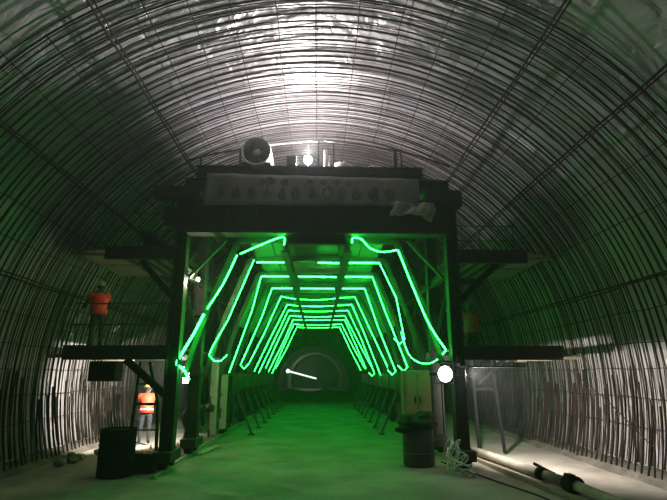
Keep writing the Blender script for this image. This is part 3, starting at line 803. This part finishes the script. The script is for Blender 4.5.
# ================================================================== WORKERS
def rotx(p, a): return Vector((p[0], p[1] * math.cos(a) - p[2] * math.sin(a), p[1] * math.sin(a) + p[2] * math.cos(a)))
def worker(label, loc, rz, J, vest, helmet, hs=1.0, back_stripe=None, top=None):
    """J: joints in local space, facing +Y. A skinned continuous body, clothes as children."""
    T = thing('person', label, 'person', loc, rz)
    order = ['pelvis', 'waist', 'chest', 'neck', 'head0', 'head1', 'shL', 'elL', 'wrL', 'shR', 'elR', 'wrR', 'hipL', 'knL', 'anL', 'toL', 'hipR', 'knR', 'anR', 'toR']
    rad = dict(pelvis=.135, waist=.125, chest=.145, neck=.055, head0=.085, head1=.09, shL=.072, elL=.048, wrL=.034, shR=.072, elR=.048, wrR=.034,
               hipL=.10, knL=.068, anL=.048, toL=.04, hipR=.10, knR=.068, anR=.048, toR=.04)
    E_ = [('pelvis','waist'),('waist','chest'),('chest','neck'),('neck','head0'),('head0','head1'),('chest','shL'),('shL','elL'),('elL','wrL'),('chest','shR'),('shR','elR'),('elR','wrR'),
          ('pelvis','hipL'),('hipL','knL'),('knL','anL'),('anL','toL'),('pelvis','hipR'),('hipR','knR'),('knR','anR'),('anR','toR')]
    me = D.meshes.new('body'); me.from_pydata([J[k] for k in order], [(order.index(a), order.index(b)) for a, b in E_], [])
    ob = D.objects.new('body', me); C.objects.link(ob)
    sk = ob.modifiers.new('skin', 'SKIN'); su = ob.modifiers.new('sub', 'SUBSURF'); su.levels = 2
    sv = me.skin_vertices[0].data
    for i, k in enumerate(order): sv[i].radius = (rad[k], rad[k]); sv[i].use_root = (k == 'pelvis')
    dg = bpy.context.evaluated_depsgraph_get(); dg.update()
    bm_ = D.meshes.new_from_object(ob.evaluated_get(dg))
    D.objects.remove(ob)
    V = [v.co.copy() for v in bm_.vertices]; Fs = [tuple(p.vertices) for p in bm_.polygons]
    D.meshes.remove(bm_)
    mb = MB(); mb.v = V; mb.f = Fs
    skinpts = [('head0', 0), ('head1', 0), ('wrL', 0), ('wrR', 0), ('neck', 0)]
    Jv = {k: Vector(J[k]) for k in J}
    def segd(p, a, b):
        ab = b - a; t = max(0, min(1, (p - a).dot(ab) / ab.length_squared)); return (p - a - ab * t).length
    for f in Fs:
        c = sum((V[i] for i in f), Vector()) / len(f)
        best = min(((segd(c, Jv[a], Jv[b]) - (rad[a] + rad[b]) / 2, a, b) for a, b in E_), key=lambda t: t[0])
        mi = 1
        if best[2] in ('head0', 'head1'): mi = 0
        elif best[2] in ('wrL', 'wrR') and (c - Jv[best[2]]).length < .07: mi = 0
        elif best[2] in ('toL', 'toR'): mi = 2
        mb.mi.append(mi)
    # hands
    for s, sh in (('L', -1), ('R', 1)):
        wv, ev = Jv['wr' + s], Jv['el' + s]; d = (wv - ev).normalized()
        side = d.cross(Vector((0, 1, 0)));
        if side.length < .1: side = Vector((1, 0, 0))
        side.normalize(); nrm = side.cross(d)
        mb.m = 0
        mb.loft([(wv - d * .01, .028, .020, d), (wv + d * .03, .040, .018, d), (wv + d * .08, .043, .016, d), (wv + d * .095, .035, .012, d)], 10, side)
        for q, (o_, ln) in enumerate(((-.032, .068), (-.011, .078), (.011, .073), (.032, .058))):
            b0 = wv + d * .082 + side * o_
            mb.tube([b0, b0 + d * ln * .5 + nrm * .006, b0 + d * ln * .85 + nrm * .028, b0 + d * ln * .9 + nrm * .045], [.010, .0095, .009, .007], 6)
        b0 = wv + d * .03 + side * .035
        mb.tube([b0, b0 + side * .028 + d * .03, b0 + side * .03 + d * .06 + nrm * .01], [.012, .011, .009], 6)
    # face
    hd = (Jv['head1'] - Jv['head0']).normalized(); hc = (Jv['head0'] + Jv['head1']) / 2
    rt_ = Vector((1, 0, 0)); fr = hd.cross(rt_).normalized() * -1
    if fr.dot(Vector((0, 1, 0))) < 0 and abs(hd.z) > .5: fr = -fr
    mb.m = 0
    mb.ball(hc + fr * .098 - hd * .01, .018, 8, 6, (.8, 1, 1.4)); mb.ball(hc + fr * .088 - hd * .05, .02, 8, 5, (1.3, .6, .4))
    for s in (-1, 1): mb.ball(hc + rt_ * s * .088, .026, 8, 6, (.4, .8, 1.2))
    mb.m = 3
    for s in (-1, 1): mb.ball(hc + fr * .085 + rt_ * s * .032 + hd * .02, .012, 8, 6)
    mb.build('body', [M['skin'], M[top or 'navy'], M['boot'], M['hair']], T, smooth=True)
    # hair and helmet
    hp = Jv['head1'] + hd * .012
    if helmet:
        mbh = MB(); secs = []
        for z, r in ((-.02, .150), (-.012, .152), (-.005, .122), (.03, .120), (.07, .108), (.10, .082), (.118, .045), (.124, .01)):
            secs.append((hp + hd * z, r * .93, r * 1.06, hd))
        mbh.loft(secs, 20); mbh.bar(hp + hd * .112 - fr * .09, hp + hd * .112 + fr * .09, .02, .02, tuple(hd)); mbh.build('helmet', M[helmet], T, smooth=True)
    mbh = MB(); mbh.ball(hc - fr * .022 + hd * .02, .098, 12, 8, (1, 1, 1.05)); mbh.build('hair', M['hair'], T, smooth=True)
    # vest following the trunk
    if vest:
        pv, wa, ch, nk = Jv['pelvis'], Jv['waist'], Jv['chest'], Jv['neck']
        up1 = (wa - pv).normalized(); up2 = (ch - wa).normalized(); up3 = (nk - ch).normalized()
        mv = MB()
        mv.loft([(pv - up1 * .06, .205, .165, up1), (pv + up1 * .05, .20, .16, up1), (wa, .192, .155, up1 + up2), ((wa + ch) / 2, .205, .165, up2), (ch - up2 * .02, .225, .17, up2), (ch + up3 * .06, .20, .145, up3), (ch + up3 * .10, .11, .10, up3), (nk - up3 * .0, .075, .075, up3)], 22)
        for s in 'LR':
            a, b = Jv['sh' + s], Jv['el' + s]
            mv.tube([a.lerp(ch, .75), a.lerp(ch, .3), a.lerp(b, .04), a.lerp(b, .2), a.lerp(b, .55)], [.06, .082, .088, .086, .074], 14)
        v = mv.build('vest', M[vest], T, smooth=True)
        if helmet != 'yellow': return T
        mr = MB()
        mr.loft([(wa - up2 * .03, .199, .163, up1 + up2), (wa + up2 * .03, .203, .166, up1 + up2)], 22, cap=False)
        mr.loft([(pv + up1 * .02, .207, .167, up1), (pv + up1 * .06, .206, .166, up1)], 22, cap=False)
        mr.build('reflective_band', M['reflect'], v)
    if back_stripe:
        pv, wa, ch, nk = Jv['pelvis'], Jv['waist'], Jv['chest'], Jv['neck']; up2 = (ch - pv).normalized()
        mr = MB(); bk = up2.cross(Vector((1, 0, 0))).normalized()
        if bk.z < 0: bk = -bk
        mr.bar(pv.lerp(ch, .3) + bk * .105, ch + bk * .125 , .20, .03, tuple(bk)); mr.build('back_stripe', M['teal'], T, bevel=.01)
    return T
Jst = dict(pelvis=(0,0,.93), waist=(0,0,1.10), chest=(0,.01,1.32), neck=(0,.01,1.46), head0=(0,.02,1.54), head1=(0,.03,1.63),
           shL=(-.19,0,1.39), elL=(-.30,.14,1.15), wrL=(-.38,.34,1.02), shR=(.19,0,1.39), elR=(.25,.06,1.12), wrR=(.20,.24,1.0),
           hipL=(-.10,0,.86), knL=(-.12,.02,.48), anL=(-.13,-.01,.08), toL=(-.14,.14,.04), hipR=(.10,0,.86), knR=(.11,.02,.48), anR=(.12,-.01,.08), toR=(.13,.14,.04))
def sc_(J, k): return {a: tuple(c * k for c in v) for a, v in J.items()}
worker('person in orange vest and dull yellow helmet standing on the left middle platform', (-5.75, 13.2, 2.665), .5, sc_(Jst, .99), 'orange', 'olive')
# ground worker in the left bay: stooping a little
Jb = dict(Jst); Jb.update(chest=(0,.10,1.30), neck=(0,.16,1.43), head0=(0,.19,1.50), head1=(0,.22,1.59), shL=(-.19,.10,1.36), shR=(.19,.10,1.36), elL=(-.26,.28,1.15), wrL=(-.16,.46,1.08), elR=(.26,.28,1.15), wrR=(.16,.46,1.08), waist=(0,.03,1.10))
worker('person in orange vest and bright yellow helmet on the ground in the left bay', (-5.15, 15.8, 0.0), .25, sc_(Jb, 1.02), 'orange', 'yellow')
# kneeling worker on right platform
Jk = dict(pelvis=(0,0,.50), waist=(0,.01,.68), chest=(0,.03,.90), neck=(0,.04,1.04), head0=(0,.05,1.12), head1=(0,.07,1.21), shL=(-.19,.02,.97), elL=(-.27,.12,.73), wrL=(-.18,.32,.66), shR=(.19,.02,.97), elR=(.27,.12,.73), wrR=(.18,.32,.66),
          hipL=(-.10,0,.44), knL=(-.13,.16,.08), anL=(-.13,-.24,.07), toL=(-.13,-.34,.05), hipR=(.10,0,.44), knR=(.13,.16,.08), anR=(.13,-.24,.07), toR=(.13,-.34,.05))
worker('person in a dull red vest kneeling on the right middle platform', (4.02, 13.2, 2.675), -.1, sc_(Jk, .93), 'red', 'redhat')
# bending worker in dark clothes behind the left column
Jn = dict(pelvis=(0,-.12,.92), waist=(0,.05,1.02), chest=(0,.27,1.08), neck=(0,.41,1.08), head0=(0,.48,1.06), head1=(0,.57,1.04), shL=(-.19,.32,1.04), elL=(-.22,.40,.78), wrL=(-.17,.46,.56), shR=(.19,.32,1.04), elR=(.22,.38,.78), wrR=(.15,.42,.55),
          hipL=(-.10,-.10,.85), knL=(-.13,.06,.48), anL=(-.14,-.04,.08), toL=(-.15,.11,.04), hipR=(.10,-.10,.85), knR=(.13,.02,.48), anR=(.14,-.1,.08), toR=(.15,.05,.04))
worker('person in dark work clothes bending forward behind the left front column', (-3.68, 14.85, 0.0), -1.35, sc_(Jn, 1.04), None, 'redhat', back_stripe=True)
